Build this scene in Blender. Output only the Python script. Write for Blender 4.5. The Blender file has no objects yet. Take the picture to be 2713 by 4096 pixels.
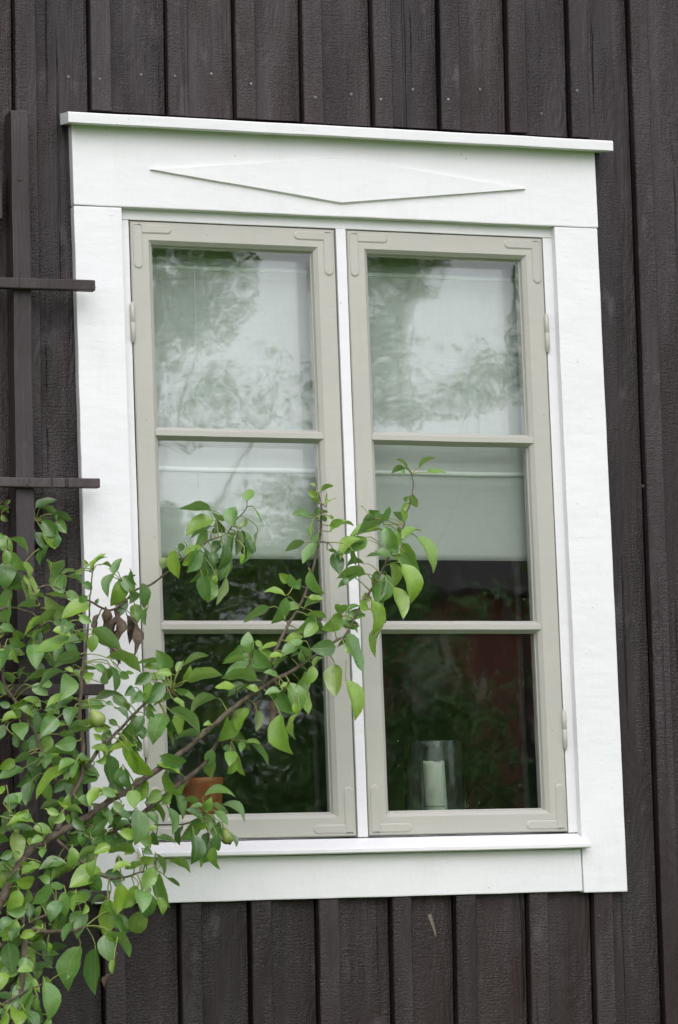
import bpy, bmesh, math, random
from mathutils import Vector, Matrix, noise
rad = math.radians
random.seed(7)
S = bpy.context.scene
COL = S.collection

# ------------------------------------------------------------------ camera
Z0 = 3.08                                   # height of the window head above the lawn
CAM = Vector((-1.61904, -6.25903, Z0 - 1.47548))
FPX = 13000.0                               # focal length in photograph pixels (4096 high)
yaw, pit, rol = rad(19.135), rad(5.987), rad(-1.330)
fwd = Vector((math.sin(yaw) * math.cos(pit), math.cos(yaw) * math.cos(pit), math.sin(pit)))
r0 = Vector((math.cos(yaw), -math.sin(yaw), 0)); u0 = r0.cross(fwd)
RT = r0 * math.cos(rol) + u0 * math.sin(rol); UP = u0 * math.cos(rol) - r0 * math.sin(rol)
cd = bpy.data.cameras.new('camera'); cam = bpy.data.objects.new('camera', cd); COL.objects.link(cam)
cam.matrix_world = Matrix(((RT.x, UP.x, -fwd.x, CAM.x), (RT.y, UP.y, -fwd.y, CAM.y), (RT.z, UP.z, -fwd.z, CAM.z), (0, 0, 0, 1)))
cd.sensor_fit = 'VERTICAL'; cd.sensor_height = 36; cd.lens = FPX / 4096 * 36
cd.clip_start = .05; cd.clip_end = 500
cd.dof.use_dof = True; cd.dof.focus_distance = 6.75; cd.dof.aperture_fstop = 11
S.camera = cam

# ------------------------------------------------------------------ sky, sun, exposure
wd = bpy.data.worlds.new('World'); S.world = wd; wd.use_nodes = True
nt = wd.node_tree; bg = nt.nodes['Background']
sky = nt.nodes.new('ShaderNodeTexSky'); sky.sky_type = 'NISHITA'; sky.sun_disc = False
SUN_EL, SUN_AZ = rad(38), rad(190)          # azimuth clockwise from +Y: the sun stands behind the camera
sky.sun_elevation = SUN_EL; sky.sun_rotation = SUN_AZ; sky.air_density = 1.0; sky.dust_density = 4.0; sky.ozone_density = 1.0
hs = nt.nodes.new('ShaderNodeHueSaturation'); hs.inputs['Saturation'].default_value = .30
tcw = nt.nodes.new('ShaderNodeTexCoord'); cn = nt.nodes.new('ShaderNodeTexNoise'); cn.inputs['Scale'].default_value = 3.2; cn.inputs['Detail'].default_value = 5
cr = nt.nodes.new('ShaderNodeMapRange'); cr.inputs['From Min'].default_value = .3; cr.inputs['From Max'].default_value = .7; cr.inputs['To Min'].default_value = .85; cr.inputs['To Max'].default_value = 1.15
ml = nt.nodes.new('ShaderNodeMixRGB'); ml.blend_type = 'MULTIPLY'; ml.inputs[0].default_value = 1
nt.links.new(sky.outputs[0], hs.inputs['Color']); nt.links.new(tcw.outputs['Generated'], cn.inputs['Vector']); nt.links.new(cn.outputs[0], cr.inputs[0])
deck = nt.nodes.new('ShaderNodeMixRGB'); deck.inputs[0].default_value = .8; deck.inputs[2].default_value = (7.0, 6.95, 7.95, 1)   # even cloud deck over the clear sky
nt.links.new(hs.outputs[0], deck.inputs[1]); nt.links.new(deck.outputs[0], ml.inputs[1]); nt.links.new(cr.outputs[0], ml.inputs[2]); nt.links.new(ml.outputs[0], bg.inputs['Color'])
bg.inputs['Strength'].default_value = .15
sl = bpy.data.lights.new('sun', 'SUN'); sl.energy = 0.8; sl.angle = rad(50); sl.color = (1, .97, .93)
sun = bpy.data.objects.new('sun', sl); COL.objects.link(sun)
sd = Vector((math.sin(SUN_AZ) * math.cos(SUN_EL), math.cos(SUN_AZ) * math.cos(SUN_EL), math.sin(SUN_EL)))
sun.rotation_euler = sd.to_track_quat('Z', 'Y').to_euler()
vs = S.view_settings; vs.view_transform = 'Standard'; vs.look = 'None'; vs.exposure = 0.71; vs.gamma = 1.0; vs.use_curve_mapping = False
cy = S.cycles; cy.use_denoising = True; cy.max_bounces = 8; cy.diffuse_bounces = 4; cy.glossy_bounces = 4; cy.transmission_bounces = 6; cy.transparent_max_bounces = 16
cy.caustics_reflective = False; cy.caustics_refractive = True; cy.sample_clamp_indirect = 8

# ------------------------------------------------------------------ helpers
def px(u, v, Y):
    """point at depth Y (0 = front face of the window casing) seen at photograph pixel u, v"""
    d = fwd + RT * ((u - 1356.5) / FPX) - UP * ((v - 2048) / FPX)
    return CAM + d * ((Y - CAM.y) / d.y)

def link(o, parent=None):
    COL.objects.link(o)
    if parent: o.parent = parent
    return o
def obj(name, bm, mats, parent=None, smooth=False):
    me = bpy.data.meshes.new(name); bm.to_mesh(me); bm.free()
    if not isinstance(mats, (list, tuple)): mats = [mats]
    for m in mats: me.materials.append(m)
    if smooth:
        for p in me.polygons: p.use_smooth = True
    return link(bpy.data.objects.new(name, me), parent)
def tag(o, label=None, cat=None, group=None, kind=None):
    if label: o['label'] = label
    if cat: o['category'] = cat
    if group: o['group'] = group
    if kind: o['kind'] = kind
    return o
def empty(name, loc=(0, 0, 0)):
    o = bpy.data.objects.new(name, None); o.location = loc; o.empty_display_size = .1
    return link(o)
def shear(co):                                # the old window hangs about a degree out of plumb
    return Vector((co.x - .0148 * (co.z - Z0), co.y, co.z))
def merge(dst, src):
    me = bpy.data.meshes.new('t'); src.to_mesh(me); src.free(); dst.from_mesh(me); bpy.data.meshes.remove(me)
def jitter(bm, amp, freq, seed=0):
    o = Vector((seed * 3.1, seed * 1.7, seed * 2.3))
    for v in bm.verts:
        v.co += noise.noise_vector(v.co * freq + o) * amp
def cut(bm, axis, lo, hi, step):
    n = max(1, int((hi - lo) / step)); no = [0, 0, 0]; no[axis] = 1
    for i in range(1, n):
        p = [0, 0, 0]; p[axis] = lo + (hi - lo) * i / n
        bmesh.ops.bisect_plane(bm, geom=bm.verts[:] + bm.edges[:] + bm.faces[:], plane_co=p, plane_no=no)
def box(x0, x1, y0, y1, z0, z1, bev=.002, step=.06, jit=.0006, freq=9, sh=True, seed=0, bm=None):
    """chamfered board in metres; z counted from the window head"""
    b = bmesh.new(); bmesh.ops.create_cube(b, size=1)
    for v in b.verts:
        v.co = Vector((x0 + (x1 - x0) * (v.co.x + .5), y0 + (y1 - y0) * (v.co.y + .5), z0 + (z1 - z0) * (v.co.z + .5)))
    if bev: bmesh.ops.bevel(b, geom=b.edges[:], offset=bev, segments=2, affect='EDGES', profile=.6)
    if step:
        ax = 0 if (x1 - x0) > (z1 - z0) else 2
        cut(b, ax, (x0, 0, z0)[ax], (x1, 0, z1)[ax], step)
    if jit: jitter(b, jit, freq, seed)
    for v in b.verts:
        v.co.z += Z0
        if sh: v.co = shear(v.co)
    if bm is not None: merge(bm, b); return bm
    return b
def prism_x(prof, x0, x1, step=.06, jit=.0006, sh=True, bm=None, seed=0):
    """profile of (y, z) run along x"""
    b = bmesh.new()
    a = [b.verts.new((x0, y, z)) for y, z in prof]; c = [b.verts.new((x1, y, z)) for y, z in prof]
    n = len(prof)
    b.faces.new(a); b.faces.new(c[::-1])
    for i in range(n): b.faces.new((a[i], c[i], c[(i + 1) % n], a[(i + 1) % n]))
    bmesh.ops.recalc_face_normals(b, faces=b.faces[:])
    if step: cut(b, 0, x0, x1, step)
    if jit: jitter(b, jit, 9, seed)
    for v in b.verts:
        v.co.z += Z0
        if sh: v.co = shear(v.co)
    if bm is not None: merge(bm, b); return bm
    return b
def ring(x0, x1, z0, z1, prof, step=.07, jit=.0004, seed=0):
    """mitred frame: closed profile of (inset, y) swept round a rectangle"""
    b = bmesh.new(); n = len(prof); rows = []
    for ins, y in prof:
        c = [(x0 + ins, z0 + ins), (x1 - ins, z0 + ins), (x1 - ins, z1 - ins), (x0 + ins, z1 - ins)]
        row = []
        for k in range(4):
            p, q = c[k], c[(k + 1) % 4]; m = 7 if k % 2 == 0 else 18
            for i in range(m):
                t = i / m; row.append(b.verts.new((p[0] + (q[0] - p[0]) * t, y, p[1] + (q[1] - p[1]) * t)))
        rows.append(row)
    L = len(rows[0])
    for i in range(n):
        r1, r2 = rows[i], rows[(i + 1) % n]
        for j in range(L): b.faces.new((r1[j], r1[(j + 1) % L], r2[(j + 1) % L], r2[j]))
    bmesh.ops.recalc_face_normals(b, faces=b.faces[:])
    jitter(b, jit, 14, seed)
    for v in b.verts: v.co.z += Z0; v.co = shear(v.co)
    return b
def tube(bm, pts, radii, sides=8, cap=True, mat=0):
    rings = []
    for i, p in enumerate(pts):
        a = pts[max(0, i - 1)]; c = pts[min(len(pts) - 1, i + 1)]; t = (c - a).normalized()
        s = t.cross(Vector((.21, .95, .2))).normalized(); q = t.cross(s)
        rings.append([bm.verts.new(p + (s * math.cos(2 * math.pi * k / sides) + q * math.sin(2 * math.pi * k / sides)) * radii[i]) for k in range(sides)])
    for i in range(len(rings) - 1):
        for k in range(sides):
            f = bm.faces.new((rings[i][k], rings[i][(k + 1) % sides], rings[i + 1][(k + 1) % sides], rings[i + 1][k])); f.material_index = mat; f.smooth = True
    if cap:
        f = bm.faces.new(rings[0][::-1]); f.material_index = mat; f = bm.faces.new(rings[-1]); f.material_index = mat
def lathe(prof, cx, cy_, z, seg=40, wob=0):
    b = bmesh.new(); rows = []
    for r, h in prof:
        rows.append([b.verts.new((cx + r * math.cos(2 * math.pi * k / seg), cy_ + r * math.sin(2 * math.pi * k / seg), z + h)) for k in range(seg)])
    for i in range(len(rows) - 1):
        for k in range(seg): b.faces.new((rows[i][k], rows[i][(k + 1) % seg], rows[i + 1][(k + 1) % seg], rows[i + 1][k])).smooth = True
    b.faces.new(rows[0][::-1]); b.faces.new(rows[-1])
    bmesh.ops.recalc_face_normals(b, faces=b.faces[:])
    return b

# ------------------------------------------------------------------ materials
class M:
    def __init__(s, name):
        s.m = bpy.data.materials.new(name); s.m.use_nodes = True; s.t = s.m.node_tree; s.b = s.t.nodes['Principled BSDF']; s.out = s.t.nodes['Material Output']
    def n(s, typ, **kw):
        x = s.t.nodes.new('ShaderNode' + typ)
        for k, v in kw.items():
            if hasattr(x, k): setattr(x, k, v)
            else: x.inputs[k.replace('_', ' ')].default_value = v
        return x
    def l(s, a, b): s.t.links.new(a, b)
    def coords(s, rnd=True, scale=(1, 1, 1)):
        tc = s.n('TexCoord'); v = tc.outputs['Object']
        if rnd:
            oi = s.n('ObjectInfo'); mu = s.n('VectorMath', operation='SCALE'); cv = s.n('CombineXYZ')
            for i in range(3): s.l(oi.outputs['Random'], cv.inputs[i])
            s.l(cv.outputs[0], mu.inputs[0]); mu.inputs['Scale'].default_value = 37.0
            ad = s.n('VectorMath', operation='ADD'); s.l(v, ad.inputs[0]); s.l(mu.outputs[0], ad.inputs[1]); v = ad.outputs[0]
        return v
    def scaled(s, v, sc):
        m = s.n('VectorMath', operation='MULTIPLY'); s.l(v, m.inputs[0]); m.inputs[1].default_value = sc; return m.outputs[0]
    def noise(s, v, scale=1, detail=4, rough=.55, dist=0):
        x = s.n('TexNoise'); x.inputs['Scale'].default_value = scale; x.inputs['Detail'].default_value = detail; x.inputs['Roughness'].default_value = rough; x.inputs['Distortion'].default_value = dist
        s.l(v, x.inputs['Vector']); return x.outputs[0]
    def mr(s, v, a, b, c, d):
        x = s.n('MapRange'); 
        for i, q in enumerate((a, b, c, d)): x.inputs[i + 1].default_value = q
        s.l(v, x.inputs[0]); return x.outputs[0]
    def math(s, op, a, b=None):
        x = s.n('Math', operation=op)
        for i, q in enumerate((a, b)):
            if q is None: continue
            if isinstance(q, (int, float)): x.inputs[i].default_value = q
            else: s.l(q, x.inputs[i])
        return x.outputs[0]
    def mix(s, f, a, b, mode='MIX'):
        x = s.n('MixRGB', blend_type=mode)
        for i, q in enumerate((f, a, b)):
            if isinstance(q, (int, float)): x.inputs[i].default_value = q
            elif isinstance(q, tuple): x.inputs[i].default_value = (*q, 1) if len(q) == 3 else q
            else: s.l(q, x.inputs[i])
        return x.outputs[0]
    def bump(s, h, strength=.5, dist=.001, normal=None):
        x = s.n('Bump'); x.inputs['Strength'].default_value = strength; x.inputs['Distance'].default_value = dist; s.l(h, x.inputs['Height'])
        if normal is not None: s.l(normal, x.inputs['Normal'])
        return x.outputs[0]
    def set(s, **kw):
        for k, v in kw.items():
            i = s.b.inputs[k.replace('_', ' ')]
            if isinstance(v, (int, float)): i.default_value = v
            elif isinstance(v, tuple): i.default_value = (*v, 1) if len(v) == 3 else v
            else: s.l(v, i)
        return s.m

def wood_dark(name, c1, c2, saw=1.0, rough=.33):
    m = M(name); v = m.coords()
    warp = m.n('VectorMath', operation='ADD'); nz = m.n('TexNoise'); nz.inputs['Scale'].default_value = 14; nz.inputs['Detail'].default_value = 2; m.l(v, nz.inputs['Vector'])
    m.l(v, warp.inputs[0]); m.l(m.scaled(nz.outputs['Color'], (.004, .004, .012)), warp.inputs[1]); wv = warp.outputs[0]
    fib = m.noise(m.scaled(wv, (150, 150, 7)), 1, 4, .62)
    sawn = m.noise(m.scaled(wv, (34, 34, 300)), 1, 3, .6)                       # cross marks of the saw blade
    grit = m.noise(m.scaled(v, (330, 330, 260)), 1, 2, .65)                        # crinkled thick stain
    mask = m.mr(m.noise(m.scaled(v, (16, 16, 2.6)), 1, 2), .40, .60, 0, 1)
    vo = m.n('TexVoronoi', feature='F1'); vo.inputs['Scale'].default_value = 1; m.l(m.scaled(wv, (8.5, 8.5, 2.7)), vo.inputs['Vector'])
    knot = m.mr(vo.outputs['Distance'], .02, .26, 1, 0)
    rings = m.math('SINE', m.math('ADD', m.math('MULTIPLY', vo.outputs['Distance'], 85), m.math('MULTIPLY', fib, 3)))   # growth rings bending round the knots
    h = m.math('ADD', m.math('MULTIPLY', fib, .75), m.math('MULTIPLY', m.math('MULTIPLY', sawn, mask), .8 * saw))
    h = m.math('ADD', h, m.math('MULTIPLY', m.math('MULTIPLY', grit, m.mr(mask, 0, 1, .25, 1)), 1.15 * saw))
    h = m.math('ADD', h, m.math('MULTIPLY', m.math('MULTIPLY', rings, m.mr(knot, 0, 1, .1, .4)), .45))
    crack = m.mr(m.noise(m.scaled(wv, (80, 80, .8)), 1, 1, .3), .72, .75, 0, 1)
    h = m.math('SUBTRACT', h, m.math('MULTIPLY', crack, 1.2))
    nrm = m.bump(h, 1.0, .0024)
    f = m.mr(m.noise(m.scaled(wv, (34, 34, 2.5)), 1, 4), .34, .68, 0, 1)
    oi = m.n('ObjectInfo')
    col = m.mix(f, c1, c2); col = m.mix(m.mr(oi.outputs['Random'], 0, 1, 0, .75), col, tuple(q * w for q, w in zip(c1, (.85, .70, .60))))
    col = m.mix(m.math('MULTIPLY', m.mr(rings, .2, 1, 0, .5), m.mr(knot, 0, 1, .15, 1)), col, tuple(q * .5 for q in c1))
    sh_ = m.n('MapRange'); sh_.inputs[3].default_value = .62; sh_.inputs[4].default_value = 1.3; m.l(m.math('FRACT', m.math('MULTIPLY', oi.outputs['Random'], 7.31)), sh_.inputs[0]); col = m.mix(1.0, col, sh_.outputs[0], 'MULTIPLY')
    col = m.mix(m.math('MULTIPLY', crack, .85), col, (.003, .0025, .0025))
    wear = m.math('MULTIPLY', m.mr(grit, .60, .76, 0, 1), m.mr(mask, 0, 1, .12, .6)); col = m.mix(m.math('MULTIPLY', wear, saw), col, (.13, .115, .11))
    col = m.mix(m.mr(m.noise(m.scaled(v, (22, 22, 9)), 1, 4), .62, .76, 0, .5), col, (.090, .076, .077))
    col = m.mix(m.mr(m.noise(m.scaled(v, (5, 5, 1.3)), 1, 4, .65), .46, .72, 0, .42), col, (.060, .050, .054))
    ro = m.mr(m.noise(m.scaled(v, (24, 24, 6)), 1, 3), .3, .7, rough - .12, rough + .15)
    m.b.inputs['Specular IOR Level'].default_value = .32
    return m.set(Base_Color=col, Roughness=ro, Normal=nrm)
WOOD = wood_dark('dark_stained_sawn_wood', (.0130, .0078, .0076), (.030, .0188, .0184))
PLANED = wood_dark('dark_stained_planed_wood', (.036, .027, .028), (.060, .047, .048), saw=.1, rough=.42)

def paint(name, c, c2, rough=.4, bmp=.42):
    m = M(name); v = m.coords()
    br = m.noise(m.scaled(v, (14, 60, 60)), 1, 3); bz = m.noise(m.scaled(v, (70, 60, 9)), 1, 3); lump = m.noise(v, 45, 3); big = m.noise(v, 5, 3)
    blob = m.mr(m.noise(v, 120, 2, .4), .70, .78, 0, 1)
    h = m.math('ADD', m.math('MULTIPLY', m.math('ADD', br, bz), .8), m.math('ADD', m.math('MULTIPLY', lump, .7), m.math('MULTIPLY', blob, .5)))
    h = m.math('ADD', h, m.math('MULTIPLY', m.noise(v, 13, 2), 1.6))
    col = m.mix(m.mr(big, .35, .7, 0, 1), c, c2)
    sp = m.n('TexVoronoi', feature='F1'); sp.inputs['Scale'].default_value = 32; m.l(v, sp.inputs['Vector'])
    speck = m.math('MULTIPLY', m.mr(sp.outputs['Distance'], .035, .06, 1, 0), m.mr(m.noise(v, 11, 1), .56, .6, 0, .7))
    col = m.mix(speck, col, (.16, .15, .13))
    grime = m.mr(m.noise(m.scaled(v, (17, 30, 4)), 1, 5, .7), .56, .82, 0, .24); col = m.mix(grime, col, tuple(q * w for q, w in zip(c, (.66, .67, .58))))
    return m.set(Base_Color=col, Roughness=m.mr(lump, .3, .7, rough - .06, rough + .1), Normal=m.bump(h, bmp, .0020))
WHITE = paint('white_gloss_paint', (.68, .675, .68), (.65, .65, .655))
GREIGE = paint('greige_linseed_paint', (.40, .39, .342), (.37, .364, .325), .36, .26)

def glass(name, wave=1.0, dirt=1.0):
    m = M(name); v = m.coords(); m.t.nodes.remove(m.b)
    ge = m.n('NewGeometry'); dt = m.n('VectorMath', operation='DOT_PRODUCT'); m.l(ge.outputs['Incoming'], dt.inputs[0]); m.l(ge.outputs['Normal'], dt.inputs[1])
    om = m.math('SUBTRACT', 1.0, m.math('ABSOLUTE', dt.outputs['Value'])); fr = m.math('ADD', m.math('MULTIPLY', m.math('POWER', om, 5.0), .937), .063)
    h = m.math('ADD', m.noise(m.scaled(v, (5, 5, 3.2)), 1, 1, .4), m.math('MULTIPLY', m.noise(v, 16, 1, .4), .16))
    nm = m.bump(h, .055 * wave, .010)
    gl = m.n('BsdfGlossy'); gl.inputs['Roughness'].default_value = .0; m.l(nm, gl.inputs['Normal'])
    tr = m.n('BsdfTransparent'); tr.inputs['Color'].default_value = (.980, .999, .988, 1)
    mx = m.n('MixShader'); m.l(fr, mx.inputs[0]); m.l(tr.outputs[0], mx.inputs[1]); m.l(gl.outputs[0], mx.inputs[2])
    df = m.n('BsdfDiffuse'); df.inputs['Color'].default_value = (.75, .75, .72, 1)
    vo = m.n('TexVoronoi', feature='F1'); vo.inputs['Scale'].default_value = 70; m.l(v, vo.inputs['Vector'])
    sp = m.math('MULTIPLY', m.mr(vo.outputs['Distance'], .025, .075, 1, 0), m.mr(m.noise(v, 23, 1), .54, .66, 0, .7))
    film = m.mr(m.noise(m.scaled(v, (9, 9, 6)), 1, 6, .68, .9), .56, .84, .0, .035)
    fac = m.math('MINIMUM', m.math('MULTIPLY', m.math('ADD', sp, film), dirt), 1.0)
    m2 = m.n('MixShader'); m.l(fac, m2.inputs[0]); m.l(mx.outputs[0], m2.inputs[1]); m.l(df.outputs[0], m2.inputs[2])
    m.l(m2.outputs[0], m.out.inputs[0]); return m.m
GLASS = glass('old_window_glass'); GLASS_IN = glass('inner_window_glass', .7, .35); GLASS_CYL = M('clear_cylinder_glass').set(Base_Color=(.95, .985, .96), Roughness=0.0, IOR=1.5, Transmission_Weight=1.0)

def leafmat():
    m = M('pear_leaf'); at = m.n('Attribute', attribute_name='tone'); uv = m.n('UVMap', uv_map='UVMap'); sx = m.n('SeparateXYZ'); m.l(uv.outputs[0], sx.inputs[0])
    rp = m.n('ValToRGB'); m.l(at.outputs['Fac'], rp.inputs[0]); e = rp.color_ramp.elements
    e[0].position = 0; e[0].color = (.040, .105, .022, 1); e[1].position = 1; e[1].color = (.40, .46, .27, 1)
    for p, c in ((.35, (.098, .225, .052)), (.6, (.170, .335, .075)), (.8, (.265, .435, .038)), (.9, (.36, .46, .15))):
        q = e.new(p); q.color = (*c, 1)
    q = m.math('ABSOLUTE', m.math('SUBTRACT', sx.outputs[0], .5))
    rib = m.mr(q, .012, .035, 1, 0)
    side = m.math('SINE', m.math('MULTIPLY', m.math('ADD', sx.outputs[1], m.math('MULTIPLY', q, -.55)), 95)); sv = m.math('MULTIPLY', m.mr(side, .82, 1, 0, 1), .3)
    v = m.coords(False); mot = m.mr(m.noise(v, 55, 4), .35, .7, 0, .35)
    col = m.mix(mot, rp.outputs[0], (.075, .15, .035)); col = m.mix(m.math('MULTIPLY', m.math('MAXIMUM', rib, sv), .6), col, (.22, .30, .07))
    spot = m.mr(m.noise(v, 90, 2), .74, .78, 0, .8); col = m.mix(spot, col, (.10, .075, .02))
    edge = m.math('MULTIPLY', m.mr(m.math('MAXIMUM', m.math('MULTIPLY', q, 2), sx.outputs[1]), .82, .98, 0, 1), m.mr(m.noise(v, 28, 3), .58, .68, 0, .85)); col = m.mix(edge, col, (.13, .075, .025))
    ge = m.n('NewGeometry'); under = m.mix(.45, col, (.20, .27, .13)); col = m.mix(ge.outputs['Backfacing'], col, under)
    nm = m.bump(m.math('ADD', m.math('MULTIPLY', rib, -1.0), m.math('ADD', m.math('MULTIPLY', sv, -1.5), m.noise(v, 130, 2))), .35, .001)
    m.b.inputs['Specular IOR Level'].default_value = .95; m.set(Base_Color=col, Roughness=m.mr(m.noise(v, 40, 2), .3, .7, .24, .38), Normal=nm)
    tr = m.n('BsdfTranslucent'); tc = m.mix(.5, col, (.20, .40, .03)); m.l(tc, tr.inputs['Color'])
    mx = m.n('MixShader'); mx.inputs[0].default_value = .34; m.l(m.b.outputs[0], mx.inputs[1]); m.l(tr.outputs[0], mx.inputs[2]); m.l(mx.outputs[0], m.out.inputs[0])
    return m.m
LEAF = leafmat()
def simple(name, c, c2, sc=(20, 20, 20), rough=.6, bump=.3, dist=.002, rnd=True):
    m = M(name); v = m.coords(rnd); n1 = m.noise(m.scaled(v, sc), 1, 5, .6)
    return m.set(Base_Color=m.mix(m.mr(n1, .32, .68, 0, 1), c, c2), Roughness=rough, Normal=m.bump(n1, bump, dist))
STALK = simple('leaf_stalk_green', (.16, .22, .05), (.24, .25, .06), rough=.5)
BARK = simple('pear_bark', (.045, .030, .020), (.135, .105, .075), (90, 90, 55), .8, .8, .004, False)
BROWN = simple('withered_leaf', (.06, .040, .026), (.21, .155, .105), (50, 50, 50), .7, .6, .003)
PEAR = simple('unripe_pear_skin', (.16, .24, .05), (.26, .30, .08), (40, 40, 40), .42, .1)
CALYX = simple('dried_calyx', (.03, .02, .012), (.06, .04, .02))
STEEL = simple('zinc_nail', (.12, .115, .125), (.26, .25, .265), rough=.45)
STEEL_DULL = simple('painted_over_nail', (.05, .046, .05), (.13, .12, .13), rough=.5)
RUST = simple('rusty_nail', (.02, .014, .012), (.05, .03, .02), rough=.7)
BARE = simple('bare_wood_scrape', (.07, .056, .044), (.20, .165, .13), (90, 90, 10), .8)
BLACK = simple('tar_paper', (.006, .006, .006), (.010, .009, .009), rough=.9)
WAX = simple('candle_wax', (.83, .80, .69), (.86, .83, .73), rough=.45, bump=.05); WAX.node_tree.nodes['Principled BSDF'].inputs['Subsurface Weight'].default_value = .25
WICK = simple('burnt_wick', (.01, .01, .01), (.03, .02, .02))
REDWOOD = simple('orange_brown_clay', (.27, .068, .016), (.40, .115, .028), (14, 14, 40), .5, .15)
ROOM = simple('interior_wallpaper', (.20, .19, .16), (.24, .22, .19), (3, 3, 3), .8, .05)
FLOOR = simple('interior_floor', (.10, .065, .04), (.14, .09, .055), (30, 2, 3), .6)
def linen():
    m = M('linen_blind_fabric'); v = m.coords(False); a = m.noise(m.scaled(v, (10, 10, 420)), 1, 3); b = m.noise(m.scaled(v, (420, 10, 14)), 1, 3)
    h = m.math('ADD', a, m.math('MULTIPLY', b, .6)); col = m.mix(m.mr(h, .55, 1.05, 0, 1), (.84, .84, .80), (.91, .91, .88))
    m.set(Base_Color=col, Roughness=.85, Normal=m.bump(h, .4, .001))
    tr = m.n('BsdfTranslucent'); tr.inputs['Color'].default_value = (.6, .6, .54, 1); mx = m.n('MixShader'); mx.inputs[0].default_value = .06
    m.l(m.b.outputs[0], mx.inputs[1]); m.l(tr.outputs[0], mx.inputs[2]); m.l(mx.outputs[0], m.out.inputs[0]); return m.m
LINEN = linen()
GRASS = simple('lawn_grass', (.045, .095, .014), (.095, .16, .025), (6, 6, 6), .8, .8, .03, False)
FOLI = simple('garden_foliage', (.07, .17, .034), (.17, .32, .07), (1.1, 1.1, 1.1), .5, 0, .001, False)
FOLI2 = simple('pale_garden_foliage', (.085, .19, .03), (.17, .31, .06), (1.3, 1.3, 1.3), .5, 0, .001, False)
TRUNK = simple('garden_tree_bark', (.05, .04, .03), (.12, .10, .08), (9, 9, 3), .9)
FALU = simple('falu_red_boards', (.22, .07, .052), (.29, .10, .075), (30, 30, 1), .8)
ROOFT = simple('dark_roof_tiles', (.035, .03, .028), (.07, .055, .05), (9, 9, 9), .8)
STONE = simple('grey_plinth_stone', (.16, .155, .15), (.26, .25, .235), (9, 9, 9), .85, .6, .01)

# ------------------------------------------------------------------ ground
b = bmesh.new(); bmesh.ops.create_grid(b, x_segments=60, y_segments=60, size=90)
for v in b.verts: v.co.z = .05 * noise.noise(v.co * .2) * min(1, abs(v.co.y) / 6)
tag(obj('lawn', b, GRASS), 'mown green lawn around the cottage', kind='structure')

# ------------------------------------------------------------------ cottage wall: boards, battens, nails
YB, YT = .028, .0085                      # front of the boards, front of the battens
wall = empty('cottage_wall', (.6, YB, 0)); wall['label'] = 'dark brown wooden house wall of vertical boards and narrow battens'; wall['category'] = 'wall'
wall.location = (0, 0, 0)
TOPS = [.0435, .2065, .3525, .4988, .654, .8047, .9586, 1.1008, 1.2448]; BOTS = [.0431, .201, .3477, .4902, .6487, .7869, .9492, 1.0954, 1.2497]
TOPS = [-.1145 - .157 * k for k in range(9, 0, -1)] + [-.1145] + TOPS + [1.392 + .151 * k for k in range(11)]
BOTS = [-.1120 - .157 * k for k in range(9, 0, -1)] + [-.1120] + BOTS + [1.400 + .151 * k for k in range(11)]
ZT, ZB = 1.55, -2.62
def bx(i, z):                            # x of batten i's left edge at height z (measured at z = .3 and z = -1.76)
    t = (.3 - z) / 2.06; return TOPS[i] + (BOTS[i] - TOPS[i]) * t
def slab(i, e0, e1, y0, y1, z0, z1, seed, bev=.0015, jit=.0011, name='board'):
    """board following batten lines: e0/e1 are (line index, offset)"""
    b = bmesh.new(); n = max(2, int((z1 - z0) / .05)); rows = []
    for k in range(n + 1):
        z = z0 + (z1 - z0) * k / n
        a = bx(e0[0], z) + e0[1] + jit * noise.noise(Vector((seed, z * 7, 0))); c = bx(e1[0], z) + e1[1] + jit * noise.noise(Vector((seed + 9.3, z * 7, 3)))
        w = .0012 * noise.noise(Vector((seed, 5, z * 2)))
        zz = z + Z0
        rows.append([b.verts.new(q) for q in ((a, y1, zz), (a, y0 + bev + w, zz), (a + bev, y0 + w, zz), ((a + c) / 2, y0 + w + .0009 * noise.noise(Vector((seed, z * 1.3, 8))), zz), (c - bev, y0 + w, zz), (c, y0 + bev + w, zz), (c, y1, zz))])
    for r1, r2 in zip(rows, rows[1:]):
        for j in range(7): b.faces.new((r1[j], r2[j], r2[(j + 1) % 7], r1[(j + 1) % 7]))
    b.faces.new(rows[0]); b.faces.new(rows[-1][::-1])
    bmesh.ops.recalc_face_normals(b, faces=b.faces[:])
    return obj(name, b, WOOD, wall)
CAPZ = lambda x: .0355 + random.uniform(0, .004)
for i in range(len(TOPS) - 1):
    xm = (TOPS[i] + TOPS[i + 1]) / 2
    covered = xm > .06 and xm < 1.13                 # the window interrupts these boards
    spans = [(CAPZ(xm), ZT), (ZB, -1.545)] if covered else [(ZB, ZT)]
    for z0, z1 in spans: slab(i, (i, .012), (i + 1, -.0008), YB, YB + .02, z0, z1, i * 3.7 + z0, name='board')
for i in range(len(TOPS)):
    covered = -.03 < TOPS[i] < 1.13
    wdt = .0425 + .004 * noise.noise(Vector((i * 2.3, 0, 1)))
    spans = [(CAPZ(0) - .003, ZT), (ZB, -1.5685)] if covered else [(ZB, ZT)]
    for z0, z1 in spans: slab(i, (i, .0022), (i, .0022 + wdt), YT, YB + .001, z0, z1, i * 5.1 + z0 + 50, bev=.002, name='batten')
b = bmesh.new()                                       # the black backing behind the boards, with the window hole
for a in ((-1.7, 2.9, ZB, -1.47), (-1.7, 2.9, -.17, ZT), (-1.7, .07, -1.4695, -.1705), (1.09, 2.9, -1.4695, -.1705)):
    box(a[0], a[1], .049, .14, a[2], a[3], 0, 0, 0, sh=False, bm=b)
obj('backing', b, BLACK, wall)
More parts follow.
